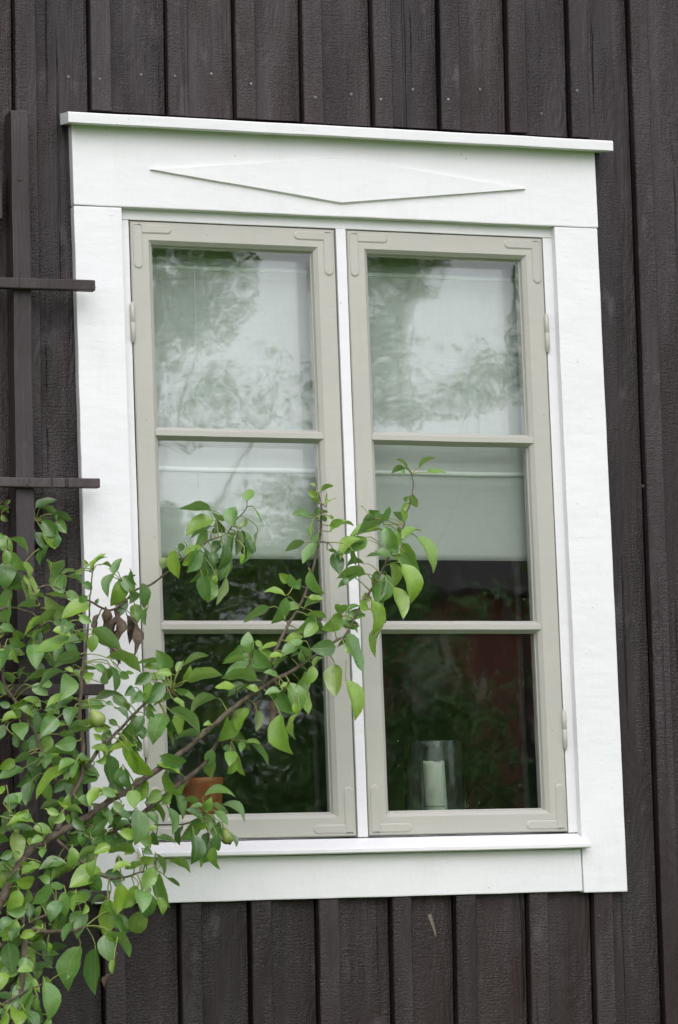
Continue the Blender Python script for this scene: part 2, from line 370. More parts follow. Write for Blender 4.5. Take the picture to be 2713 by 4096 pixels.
def nail(u, v, Y, r, mat, parent):
    p = px(u, v, Y); b = bmesh.new()
    bmesh.ops.create_uvsphere(b, u_segments=8, v_segments=5, radius=r)
    for q in b.verts: q.co = Vector((q.co.x, q.co.y * .35, q.co.z)) + p
    return obj('nail', b, mat, parent, True)
for u, v, k in ((275, 308, 0), (400, 317, 1), (565, 299, 0), (846, 295, 0), (1262, 390, 1), (1406, 378, 0), (1524, 397, 1), (1652, 359, 0), (1794, 397, 1), (1921, 358, 0), (2167, 455, 0), (2309, 363, 1), (700, 305, 1), (1005, 335, 1)):
    nail(u, v, (YB, YT)[k] - .0006, .0029 + .0006 * (u % 3), (STEEL, STEEL_DULL)[(u * 7) % 3 > 0], wall)
for u, v, k in ((2061, 402, 1), (2465, 1712, 0), (2572, 1945, 1), (2516, 3286, 0), (2398, 3665, 1)): nail(u, v, (YB, YT)[k] - .0004, .0036, RUST, wall)
b = bmesh.new(); P = [px(u, v, YB - .0012) for u, v in ((1712, 3659), (1726, 3655), (1735, 3690), (1744, 3725), (1746, 3752), (1738, 3735), (1726, 3700), (1717, 3676))]
f = b.faces.new([b.verts.new(p) for p in P]); e = bmesh.ops.extrude_face_region(b, geom=[f])
for v in e['geom']:
    if isinstance(v, bmesh.types.BMVert): v.co.y += .002
bmesh.ops.recalc_face_normals(b, faces=b.faces[:])
obj('scrape', b, BARE, wall)
b = box(-1.7, 2.9, .0, .3, -Z0 - .1, ZB - .002, .01, .3, .006, 3, sh=False); obj('plinth', b, STONE, wall)

# ------------------------------------------------------------------ window
win = empty('casement_window', (.6, 0, 1.5)); win.location = (0, 0, 0)
tag(win, 'white framed cottage window with two greige six-pane casements', 'window')
hd = obj('header_board', box(0, 1.1485, -.0015, .027, -.1652, .003, .0026, .03, .0009, 15, seed=1), WHITE, win)
b = bmesh.new()                                       # raised lozenge on the header
quad = [(.158, -.0865), (.570, -.1405), (.986, -.0895), (.582, -.0395)]
cx_, cz_ = .572, -.089
lo = [b.verts.new((x, -.0013, z)) for x, z in quad]; hi = [b.verts.new((cx_ + (x - cx_) * .985, -.0085, cz_ + (z - cz_) * .93)) for x, z in quad]
b.faces.new(hi); b.faces.new(lo[::-1])
for k in range(4): b.faces.new((lo[k], lo[(k + 1) % 4], hi[(k + 1) % 4], hi[k]))
bmesh.ops.recalc_face_normals(b, faces=b.faces[:])
cut(b, 0, .158, .986, .03); jitter(b, .0005, 20, 4)
for v in b.verts: v.co.z += Z0; v.co = shear(v.co)
obj('lozenge_ornament', b, WHITE, hd)
obj('side_board', box(0, .0997, 0, .027, -1.5645, -.1660, .0026, .03, .0009, 15, seed=2), WHITE, win)
obj('side_board', box(1.0485, 1.1475, 0, .027, -1.5695, -.1658, .0026, .03, .0009, 15, seed=3), WHITE, win)
obj('apron_board', box(.1005, 1.0475, .003, .027, -1.5665, -1.4785, .0026, .03, .0009, 15, seed=4), WHITE, win)
obj('drip_cap', prism_x([(.026, .027), (-.039, .0165), (-.0415, .0135), (-.0405, -.0045), (-.0375, -.0058), (.026, .0035)], -.0165, 1.1745, .05, .0009, seed=5), WHITE, win)
b = prism_x([(.060, -1.4455), (.016, -1.4465), (-.0015, -1.4555), (-.0015, -1.4778), (.060, -1.4778)], .1003, 1.0477, .05, .0004)
prism_x([(-.0018, -1.4558), (-.021, -1.4655), (-.0245, -1.4685), (-.0245, -1.4745), (-.022, -1.4765), (-.0018, -1.4755)], .091, 1.0585, .05, .0007, bm=b, seed=8)
obj('sill', b, WHITE, win)
b = box(.086, .1190, .020, .15, -1.445, -.1870, .002, .06, .0005, seed=11)
box(1.0283, 1.062, .020, .15, -1.445, -.1870, .002, .06, .0005, seed=12, bm=b); box(.086, 1.062, .020, .15, -.1868, -.150, .002, .06, .0005, seed=13, bm=b)
box(.086, 1.062, .061, .15, -1.4775, -1.4448, .002, .06, 0, bm=b)
obj('frame', b, WHITE, win)
obj('mullion', box(.5625, .5842, .0155, .15, -1.4448, -.1872, .002, .06, .0006, seed=14), WHITE, win)
PROF = [(0, .058), (0, .0205), (.0022, .018), (.0375, .018), (.0455, .0265), (.0478, .0345), (.0495, .0362), (.0500, .0415), (.0478, .058)]
def corner_plate(x, z, sx, sz, la, lb, w, parent):
    """thin L-shaped strap with rounded ends under thick paint; x, z = outer corner"""
    b = bmesh.new(); r = w / 2
    up_ = [(.002, 0), (w - .001, 0), (w, .001), (w, lb - r)] + [(r + r * math.cos(math.pi * k / 6), lb - r + r * math.sin(math.pi * k / 6)) for k in range(1, 6)] + [(0, lb - r), (0, .002)]
    ac = [(w - .0015, .0004), (la - r, .0004)] + [(la - r + r * math.cos(-math.pi / 2 + math.pi * k / 6), r + (r - .0004) * math.sin(-math.pi / 2 + math.pi * k / 6)) for k in range(1, 6)] + [(la - r, w - .0004), (w - .0015, w - .0004)]
    for pts, top in ((up_, .0154), (ac, .0158)):
        c = Vector((sum(p[0] for p in pts) / len(pts), sum(p[1] for p in pts) / len(pts))); n = len(pts)
        def loop(y, s):
            out = []
            for i, p in enumerate(pts):
                q0, q1 = pts[i - 1], pts[(i + 1) % n]; t = Vector((q1[0] - q0[0], q1[1] - q0[1])).normalized()
                out.append(b.verts.new((x + sx * (p[0] - t.y * s), y, Z0 + z + sz * (p[1] + t.x * s))))
            return out
        A, B, C = loop(.0190, -.0008), loop(top + .0013, .0004), loop(top, .0028)
        for P_, Q_ in ((A, B), (B, C)):
            for i in range(n): b.faces.new((P_[i], P_[(i + 1) % n], Q_[(i + 1) % n], Q_[i]))
        b.faces.new(C)
    for f in b.faces:
        f.normal_update()
    bmesh.ops.recalc_face_normals(b, faces=b.faces[:]); b.normal_update()
    for f in b.faces:
        if len(f.verts) > 4 and f.normal.y > 0: f.normal_flip()
    for v in b.verts: v.co = shear(v.co)
    return obj('corner_plate', b, GREIGE, parent)
def hinge(x, z, parent, L=.084):
    c = Vector((x, .0145, Z0 + z)); b = bmesh.new()
    prof = [(-.5, .002), (-.48, .0034), (-.44, .0036), (-.42, .0050), (-.004, .0050), (0, .0047), (.004, .0050), (.42, .0050), (.44, .0036), (.48, .0034), (.5, .002)]
    tube(b, [shear(c + Vector((0, .0015, L * t))) for t, _ in prof], [r for _, r in prof], 10)
    return obj('hinge', b, GREIGE, parent)
def sash(x0, x1, seed, lab):
    z0, z1 = -1.442, -.1895
    s = obj('sash', ring(x0, x1, z0, z1, PROF, seed=seed), GREIGE, win)
    s['label'] = lab
    zs = [z0 + .0495, -1.015, -.622, z1 - .0495]
    for zc in zs[1:3]:
        hw = .0132
        b = prism_x([(.0192, zc - .0052), (.0192, zc + .0052), (.0215, zc + .0066), (.0345, zc + hw), (.0405, zc + hw), (.0405, zc - hw), (.0345, zc - hw), (.0215, zc - .0066)], x0 + .0395, x1 - .0395, .04, .0007, seed=seed + zc)
        obj('muntin', b, GREIGE, s)
    for k in range(3):
        a, c = zs[k], zs[k + 1]
        lo_ = a + (.0125 if k else -.0008); hi_ = c - (.0125 if k < 2 else -.0008)
        b = box(x0 + .0492, x1 - .0492, .0364, .0394, lo_, hi_, 0, 0, 0)
        ang = random.uniform(-.0022, .0022); an2 = random.uniform(-.0016, .0016); mx_, mz_ = (x0 + x1) / 2, Z0 + (lo_ + hi_) / 2
        for v in b.verts: v.co.y += (v.co.x - mx_) * ang + (v.co.z - mz_) * an2
        obj('pane', b, GLASS, s)
    e = .0052
    for sx, x in ((1, x0 + e), (-1, x1 - e)):
        corner_plate(x, z1 - e, sx, -1, .086 + random.uniform(-.004, .004), .092, .0195, s); corner_plate(x, z0 + e, sx, 1, .088, .098 + random.uniform(-.004, .004), .0195, s)
    return s
s1 = sash(.1213, .5600, 21, 'left casement with one hinge showing on its outer stile')
s2 = sash(.5867, 1.0260, 31, 'right casement with two hinges on its outer stile')
hinge(.1200, -.398, s1); hinge(.1200, -1.236, s1); hinge(1.0272, -.392, s2); hinge(1.0272, -1.230, s2)
IPROF = [(0, .098), (0, .068), (.030, .068), (.034, .072), (.034, .098)]
for x0, x1, sd_ in ((.1195, .5625, 41), (.5845, 1.0280, 42)):
    s = obj('inner_sash', ring(x0, x1, -1.443, -.188, IPROF, seed=sd_, jit=.0003), WHITE, win)
    b = box(x0 + .033, x1 - .033, .081, .0838, -1.411, -.221, 0, 0, 0)
    for v in b.verts: v.co.y += (v.co.x - x0) * random.uniform(-.002, .002)
    obj('pane', b, GLASS_IN, s)

# ------------------------------------------------------------------ room behind the window
b = bmesh.new(); X0, X1, Y0, Y1, A0, A1 = -1.2, 2.4, .17, 3.6, -2.25, .35
def quadf(b, pts, m=0): f = b.faces.new([b.verts.new((p[0], p[1], p[2] + Z0)) for p in pts]); f.material_index = m
quadf(b, ((X0, Y0, A0), (X1, Y0, A0), (X1, Y1, A0), (X0, Y1, A0)), 1); quadf(b, ((X0, Y0, A1), (X0, Y1, A1), (X1, Y1, A1), (X1, Y0, A1)))
quadf(b, ((X0, Y1, A0), (X1, Y1, A0), (X1, Y1, A1), (X0, Y1, A1))); quadf(b, ((X0, Y0, A0), (X0, Y1, A0), (X0, Y1, A1), (X0, Y0, A1))); quadf(b, ((X1, Y0, A0), (X1, Y0, A1), (X1, Y1, A1), (X1, Y1, A0)))
for x0, x1, z0, z1 in ((X0, X1, A0, -1.46), (X0, X1, -.17, A1), (X0, .095, -1.46, -.17), (1.07, X1, -1.46, -.17)): quadf(b, ((x0, Y0, z0), (x0, Y0, z1), (x1, Y0, z1), (x1, Y0, z0)))
tag(obj('interior_room', b, [ROOM, FLOOR]), 'dim room behind the window panes', kind='structure')
tag(obj('window_ledge', box(.05, 1.12, .152, .36, -1.46, -1.4325, .003, .1, 0), WHITE), 'white painted ledge inside the window', kind='structure')

# blind
bl = empty('fabric_blind', (0, 0, 0)); tag(bl, 'pale linen blind pulled halfway down behind the panes', 'blind')
b = bmesh.new(); n = 46; m_ = 24; rows = []
for k in range(n + 1):
    z = -.868 + (.868 - .195) * k / n; row = []
    for j in range(m_ + 1):
        x = .112 + .925 * j / m_
        y = .1105 + .0016 * noise.noise(Vector((x * 3, z * 2.5, 1))) + .0012 * noise.noise(Vector((x * 1.2, z * 9, 4)))
        for zz in (-.6845, -.264):
            d = (z - zz) / .008; y -= .0035 * math.exp(-d * d)
        row.append(b.verts.new((x, y, z + Z0)))
    rows.append(row)
for r1, r2 in zip(rows, rows[1:]):
    for j in range(m_): b.faces.new((r1[j], r1[j + 1], r2[j + 1], r2[j])).smooth = True
e = bmesh.ops.solidify(b, geom=b.faces[:], thickness=.0008)
obj('fabric', b, LINEN, bl)
for zz in (-.6845, -.264):
    b = bmesh.new(); tube(b, [Vector((.112 + .925 * t / 12, .1085 + .0006 * math.sin(t), Z0 + zz + .0009 * math.sin(t * 1.7))) for t in range(13)], [.0052] * 13, 10); obj('rod_pocket', b, LINEN, bl)
b = bmesh.new(); tube(b, [Vector((.285 + .0006 * math.sin(t), .1075, Z0 - .25 - .47 * t / 8)) for t in range(9)], [.0008] * 9, 5); obj('pull_cord', b, LINEN, bl)
b = bmesh.new(); tube(b, [Vector((.112 + .925 * t / 6, .122, Z0 - .198)) for t in range(7)], [.012] * 7, 10); obj('head_rail', b, WHITE, bl)

# candle, glass cylinder, box on the ledge
LZ = -1.4323
b = lathe([(.0655, 0), (.0665, .003), (.0665, .186), (.0663, .1868), (.0646, .1868), (.0644, .186), (.0644, .006), (.0642, .0055)], .8260, .205, Z0 + LZ, 56)
tag(obj('glass_cylinder', b, GLASS_CYL), 'clear glass cylinder vase standing round the white candle', 'vase')
b = lathe([(.0226, .0062), (.0232, .008), (.0232, .134), (.0229, .1375), (.0215, .1392), (.017, .1380), (.004, .1372), (.0012, .1371)], .8240, .2, Z0 + LZ, 32)
for v in b.verts:
    h = v.co.z - Z0 - LZ
    v.co.x -= .045 * h; v.co.x += .003
    if h > .13: a = math.atan2(v.co.y - .2, v.co.x - .8240); v.co.z += .0016 * math.sin(a * 2 + 2.4) + .001 * math.sin(a * 5)
cn_ = empty('pillar_candle'); tag(cn_, 'white pillar candle inside the glass cylinder on the ledge', 'candle')
obj('wax_body', b, WAX, cn_); b = bmesh.new(); tube(b, [Vector((.8240, .2, Z0 + LZ + .135)), Vector((.8242, .2, Z0 + LZ + .1425)), Vector((.8250, .2, Z0 + LZ + .1445))], [.0009, .0008, .0006], 6); obj('wick', b, WICK, cn_)
b = lathe([(.0240, .0475), (.0252, .0478), (.0252, .0488), (.0240, .0490), (.0236, .0488), (.0236, .0477)], .8240, .2, Z0 + LZ, 32); obj('band', b, GLASS_CYL, cn_)
bo = empty('clay_pot'); tag(bo, 'orange brown clay pot behind the lower left pane', 'pot')
b = lathe([(.0385, 0), (.0400, .002), (.0438, .104), (.0447, .106), (.0450, .1165), (.0443, .1175), (.0408, .1175), (.0402, .115), (.0365, .008), (.036, .0075)], .3075, .200, Z0 + LZ, 48)
obj('pot_body', b, REDWOOD, bo)
b = lathe([(.0385, .098), (.0385, .1015), (.02, .1035), (.001, .104)], .3075, .200, Z0 + LZ, 24); obj('soil', b, BARK, bo)

# ------------------------------------------------------------------ trellis
tr = empty('wooden_trellis'); tag(tr, 'dark stained wooden trellis with horizontal slats left of the window', 'trellis')
def bar(name, x0, x1, y0, y1, z0, z1, seed): return obj(name, box(x0, x1, y0, y1, z0, z1, .0022, .05, .0019, 7, sh=False, seed=seed), PLANED, tr)
bar('post', -.134, -.0975, -.0395, .0135, -2.9, .0135, 61); bar('post', -.72, -.683, -.0395, .0135, -2.9, .0135, 62)
bar('slat', -.80, .0283, -.060, -.0400, -.3500, -.3285, 63); bar('slat', -.80, .0322, -.060, -.0400, -.7455, -.7265, 64); bar('slat', -.80, .0360, -.060, -.0400, -1.1560, -1.1335, 65); bar('slat', -.80, .04, -.060, -.0400, -1.56, -1.538, 66)
bar('spacer_block', -.235, -.150, -.022, .0135, -.205, -.105, 67)
for u, v in ((79, 718),): nail(u, v, -.0400, .004, RUST, tr)
for u, v in ((70, 1141), (104, 1141), (88, 1942), (108, 1938)): nail(u, v, -.0602, .0022, RUST, tr)

# ------------------------------------------------------------------ pear tree
# branches: photograph pixel u, v, depth Y in front of (-) the casing, radius in millimetres
BR = [
 [(-330,4300,-.46,19),(-150,3900,-.44,15),(10,3590,-.42,12.5),(80,3463,-.41,12),(115,3405,-.405,11.5),(222,3340,-.40,10.5),(337,3275,-.39,9),(440,3203,-.38,8.5),(524,3153,-.375,8),(615,3089,-.37,7.5),(737,3001,-.36,7),(818,2932,-.355,6.6),(932,2833,-.345,6.2),(997,2785,-.34,6),(1057,2744,-.335,5.6),(1161,2687,-.33,5),(1249,2630,-.325,4.5),(1337,2568,-.32,4),(1383,2538,-.315,3.6),(1440,2431,-.30,3),(1490,2350,-.29,2.8),(1533,2274,-.285,2.6),(1602,2137,-.27,2.2),(1625,2060,-.265,2),(1640,2014,-.26,2),(1653,1953,-.26,1.8),(1648,1896,-.26,1.3)],
 [(230,3325,-.40,8),(268,3214,-.395,7),(325,3110,-.385,6.5),(332,2980,-.375,6),(318,2850,-.37,5.5),(325,2740,-.37,5),(344,2591,-.37,3.6),(356,2477,-.36,2.6),(360,2397,-.36,2.2),(366,2340,-.355,1.8),(371,2283,-.355,1.4)],
 [(345,3075,-.385,5),(405,2985,-.375,4.6),(452,2945,-.37,4.2),(532,2860,-.36,3.8),(585,2813,-.355,3.6),(611,2802,-.35,3.4),(684,2760,-.34,3)],
 [(440,3330,-.33,6.5),(540,3275,-.30,6.3),(577,3249,-.29,6.2),(691,3157,-.275,6),(818,3054,-.27,5.4),(875,2959,-.28,5),(930,2850,-.335,4.6)],
 [(285,3322,-.39,3.2),(406,3287,-.37,3),(470,3262,-.355,2.6),(535,3250,-.345,2.2)],
 [(470,3310,-.32,2.6),(605,3300,-.28,2.3),(730,3298,-.265,2.1),(790,3275,-.26,2),(821,3253,-.26,1.8)],
 [(226,3358,-.40,4.4),(333,3451,-.41,4),(420,3510,-.42,3.2),(500,3508,-.42,2.8),(560,3490,-.425,2.4),(626,3482,-.43,2)],
 [(1050,2752,-.335,5),(1082,2650,-.325,4.6),(1115,2576,-.315,4.4),(1153,2503,-.305,4.2),(1207,2408,-.295,4),(1242,2317,-.285,3.8),(1257,2259,-.28,3.7),(1276,2167,-.275,3.5),(1284,2100,-.27,3.4),(1288,2045,-.27,3.4),(1278,1989,-.265,3)],
 [(150,2352,-.18,2.6),(200,2344,-.18,2.6),(290,2380,-.19,2.8),(367,2409,-.20,3),(440,2442,-.20,3.2),(500,2405,-.20,3.2),(547,2359,-.20,3),(600,2340,-.20,3),(684,2279,-.205,2.8),(760,2215,-.21,2.6),(830,2165,-.215,2.4),(902,2137,-.22,2),(945,2080,-.22,1.6),(983,2038,-.22,1.3),(990,2004,-.22,1)],
 [(-120,2500,-.06,4),(0,2443,-.08,3.6),(23,2430,-.085,3.4),(96,2440,-.09,3.2),(150,2470,-.10,3),(172,2530,-.12,2.8),(188,2600,-.15,2.6)],
 [(-60,2470,-.07,4.2),(0,2584,-.075,4.4),(20,2733,-.08,4.6),(60,2800,-.12,4.6),(80,2830,-.14,4.6),(145,2936,-.18,4.4),(170,3010,-.22,4),(230,3130,-.28,3.6)],
 [(-260,4500,-.52,12),(40,4150,-.5,9),(95,3830,-.48,8),(112,3730,-.47,7.4),(200,3726,-.46,5.4),(290,3722,-.45,4.6),(344,3706,-.45,3.6)],
 [(-60,3850,-.47,3.6),(23,3764,-.47,3.2),(88,3706,-.465,2.8),(95,3650,-.46,2.4)],
 [(-80,4060,-.5,3.6),(60,3990,-.5,3),(122,3955,-.5,2.6),(190,3932,-.5,1.8)],
 [(-80,3380,-.42,3.4),(0,3344,-.42,3),(23,3317,-.42,2.6),(40,3250,-.42,2)],
 [(-60,1960,-.01,3),(0,2000,-.01,2.6),(40,2035,-.01,2.4)],
 [(-80,2160,-.10,3.2),(-10,2185,-.115,2.6),(38,2202,-.12,2.2),(100,2290,-.13,1.8),(165,2432,-.14,1.8)],
 [(70,2120,0,2.6),(130,2085,0,2.2),(142,2082,0,1.8)],
 [(40,2620,-.09,2),(20,2590,-.09,1.8)],[(72,2875,-.14,2),(40,2890,-.14,1.8)],
 [(490,2330,-.2,2.6),(540,2300,-.205,2.2)],[(1276,2170,-.275,2.4),(1311,2169,-.275,2)],[(1222,2350,-.29,2.6),(1180,2340,-.29,2)],[(1160,2500,-.305,2.4),(1140,2480,-.305,2)],
 [(950,2790,-.345,3),(945,2760,-.345,2.2)],[(990,2670,-.335,2.6),(1005,2642,-.33,2)],[(875,2965,-.28,3),(925,2966,-.28,2)],[(300,3610,-.45,3),(120,3690,-.46,3.4)],
 [(1533,2274,-.285,2),(1545,2262,-.285,2)],
]
tree = empty('pear_tree'); tag(tree, 'leafy green pear tree with small unripe fruit in front of the window', 'tree')
CAND = []
def spline(pts, sub=4):
    out = []
    for i in range(len(pts) - 1):
        p0, p1, p2, p3 = pts[max(0, i - 1)], pts[i], pts[i + 1], pts[min(len(pts) - 1, i + 2)]
        for k in range(sub):
            t = k / sub; t2, t3 = t * t, t * t * t
            out.append(tuple(.5 * (2 * p1[j] + (p2[j] - p0[j]) * t + (2 * p0[j] - 5 * p1[j] + 4 * p2[j] - p3[j]) * t2 + (3 * p1[j] - p0[j] - 3 * p2[j] + p3[j]) * t3) for j in range(4)))
    out.append(pts[-1]); return out
for bi, br in enumerate(BR):
    sp = spline(br, 5); b = bmesh.new(); pts = []; rr = []
    for k, (u, v, Y, r) in enumerate(sp):
        p = px(u, v, Y); p += noise.noise_vector(Vector((k * .6, bi * 7.7, 0))) * .0016
        pts.append(p); rr.append(max(.0008, r * .00072 * (1 + .16 * noise.noise(Vector((k * .9, bi * 3.3, 5))))))
        CAND.append((u, v, Y, p))
    tube(b, pts, rr, 9)
    for v in b.verts: v.co += noise.noise_vector(v.co * 70) * (.0009 if br[0][3] > 6 else .0004)
    obj('branch', b, BARK, tree)
a = px(-330, 4300, -.46); c = px(-260, 4500, -.52)
b = bmesh.new(); tube(b, [Vector((-.60, -.52, -.05)), Vector((-.585, -.51, .18)), Vector((-.55, -.50, .55)), c * .5 + a * .5 + Vector((-.09, 0, -.22)), a + Vector((-.012, 0, -.02)), a], [.062, .047, .041, .034, .026, .019], 14)
tube(b, [Vector((-.55, -.50, .55)), c * .6 + Vector((-.55, -.5, .55)) * .4, c], [.026, .018, .012], 10)
for v in b.verts: v.co += noise.noise_vector(v.co * 22) * .004
obj('trunk', b, BARK, tree)

PS = (0, .05, .13, .26, .41, .56, .71, .83, .93, 1); PW = (.04, .40, .72, .95, 1, .94, .75, .50, .21, 0)
def leaf_geo(pb, pt, w_app, node, tone, rng, flip=False, dry=0):
    """blade between base and tip with apparent width w_app; returns verts, faces, uvs, tones, material ids"""
    view = (pb - CAM).normalized(); ax = pt - pb; L = max(ax.length, .004)
    want = w_app / .62
    if want > L * 1.04:                                     # foreshortened: swing the blade in depth
        dz = min(math.sqrt(want * want - L * L), .9 * want); sgn = -1 if rng.random() < .7 else 1
        pt = pt + view * dz * sgn; ax = pt - pb; L = ax.length
    ax.normalize()
    lat = ax.cross(view).normalized(); nrm = lat.cross(ax).normalized()
    full = .62 * L; ratio = max(.12, min(1, w_app / full)); phi = math.acos(ratio)
    side = 1 if rng.random() < .5 else -1
    if nrm.dot(-view) < 0: nrm = -nrm
    lat2 = lat * math.cos(phi) + nrm * math.sin(phi) * side; n2 = ax.cross(lat2).normalized()
    if n2.dot(Vector((0, 0, 1)) * .9 - view * .8) < 0: n2 = -n2
    if flip: n2 = -n2
    fold = rng.uniform(.08, .6) + dry; arch = rng.uniform(-.04, .20) * L; hw = full * .5; wav = rng.uniform(.03, .15) + .5 * dry; ph = rng.uniform(0, 6); skew = rng.uniform(-.06, .06); curl = rng.uniform(-.3, .6)
    V, F, U, T, MI = [], [], [], [], []
    Q = (-1, -.52, 0, .52, 1)
    for s, w in zip(PS, PW):
        c = pb.lerp(pt, s) + n2 * (arch * 4 * s * (1 - s)) + lat2 * (skew * L * math.sin(s * math.pi)) - n2 * (curl * L * max(0, s - .6) ** 2)
        for q in Q:
            V.append(c + lat2 * (q * hw * w) + n2 * (abs(q) ** 1.3 * hw * w * fold + wav * hw * w * math.sin(s * 11 + ph + q * 2) * abs(q)))
            U.append((.5 + q * .5 * max(w, .15), s)); T.append(tone)
    for i in range(len(PS) - 1):
        for j in range(4): F.append((i * 5 + j, i * 5 + j + 1, i * 5 + j + 6, i * 5 + j + 5)); MI.append(0)
    # orient faces to n2
    a, b_, c_ = V[22], V[23], V[27]
    if (b_ - a).cross(c_ - a).dot(n2) < 0: F = [f[::-1] for f in F]
    if node is not None:
        p3 = pb + ax * (.03 * L); p0 = node; D = (p3 - p0).length
        p1 = p0 + (p3 - p0) * .35 + Vector((0, 0, .12 * D)); p2 = p3 - ax * (.35 * D)
        k0 = len(V); rr = (.0016, .0012, .0011, .0011, .0012)
        for i in range(5):
            t = i / 4; c = p0 * (1 - t) ** 3 + p1 * (3 * t * (1 - t) ** 2) + p2 * (3 * t * t * (1 - t)) + p3 * t ** 3
            s1_ = view.cross(Vector((.3, .1, .9))).normalized(); s2_ = s1_.cross(p3 - p0).normalized() if D > 1e-4 else view
            s1_ = s2_.cross(p3 - p0).normalized() if D > 1e-4 else s1_
            for k in range(4): V.append(c + (s1_ * math.cos(k * math.pi / 2) + s2_ * math.sin(k * math.pi / 2)) * rr[i]); U.append((.5, 0)); T.append(tone)
        for i in range(4):
            for k in range(4): F.append((k0 + i * 4 + k, k0 + i * 4 + (k + 1) % 4, k0 + i * 4 + 4 + (k + 1) % 4, k0 + i * 4 + 4 + k)); MI.append(1)
    return V, F, U, T, MI
def leaf_mesh(name, geos, mats, parent):
    V, F, U, T, MI = [], [], [], [], []
    for g in geos:
        o = len(V); V += g[0]; U += g[2]; T += g[3]; MI += g[4]; F += [tuple(i + o for i in f) for f in g[1]]
    me = bpy.data.meshes.new(name); me.from_pydata([tuple(v) for v in V], [], F)
    for m in mats: me.materials.append(m)
    me.polygons.foreach_set('material_index', MI); me.polygons.foreach_set('use_smooth', [True] * len(F))
    uv = me.uv_layers.new(name='UVMap'); lv = [0] * len(me.loops); me.loops.foreach_get('vertex_index', lv)
    uv.data.foreach_set('uv', [q for i in lv for q in U[i]])
    at = me.attributes.new('tone', 'FLOAT', 'POINT'); at.data.foreach_set('value', T)
    me.update(); return link(bpy.data.objects.new(name, me), parent)

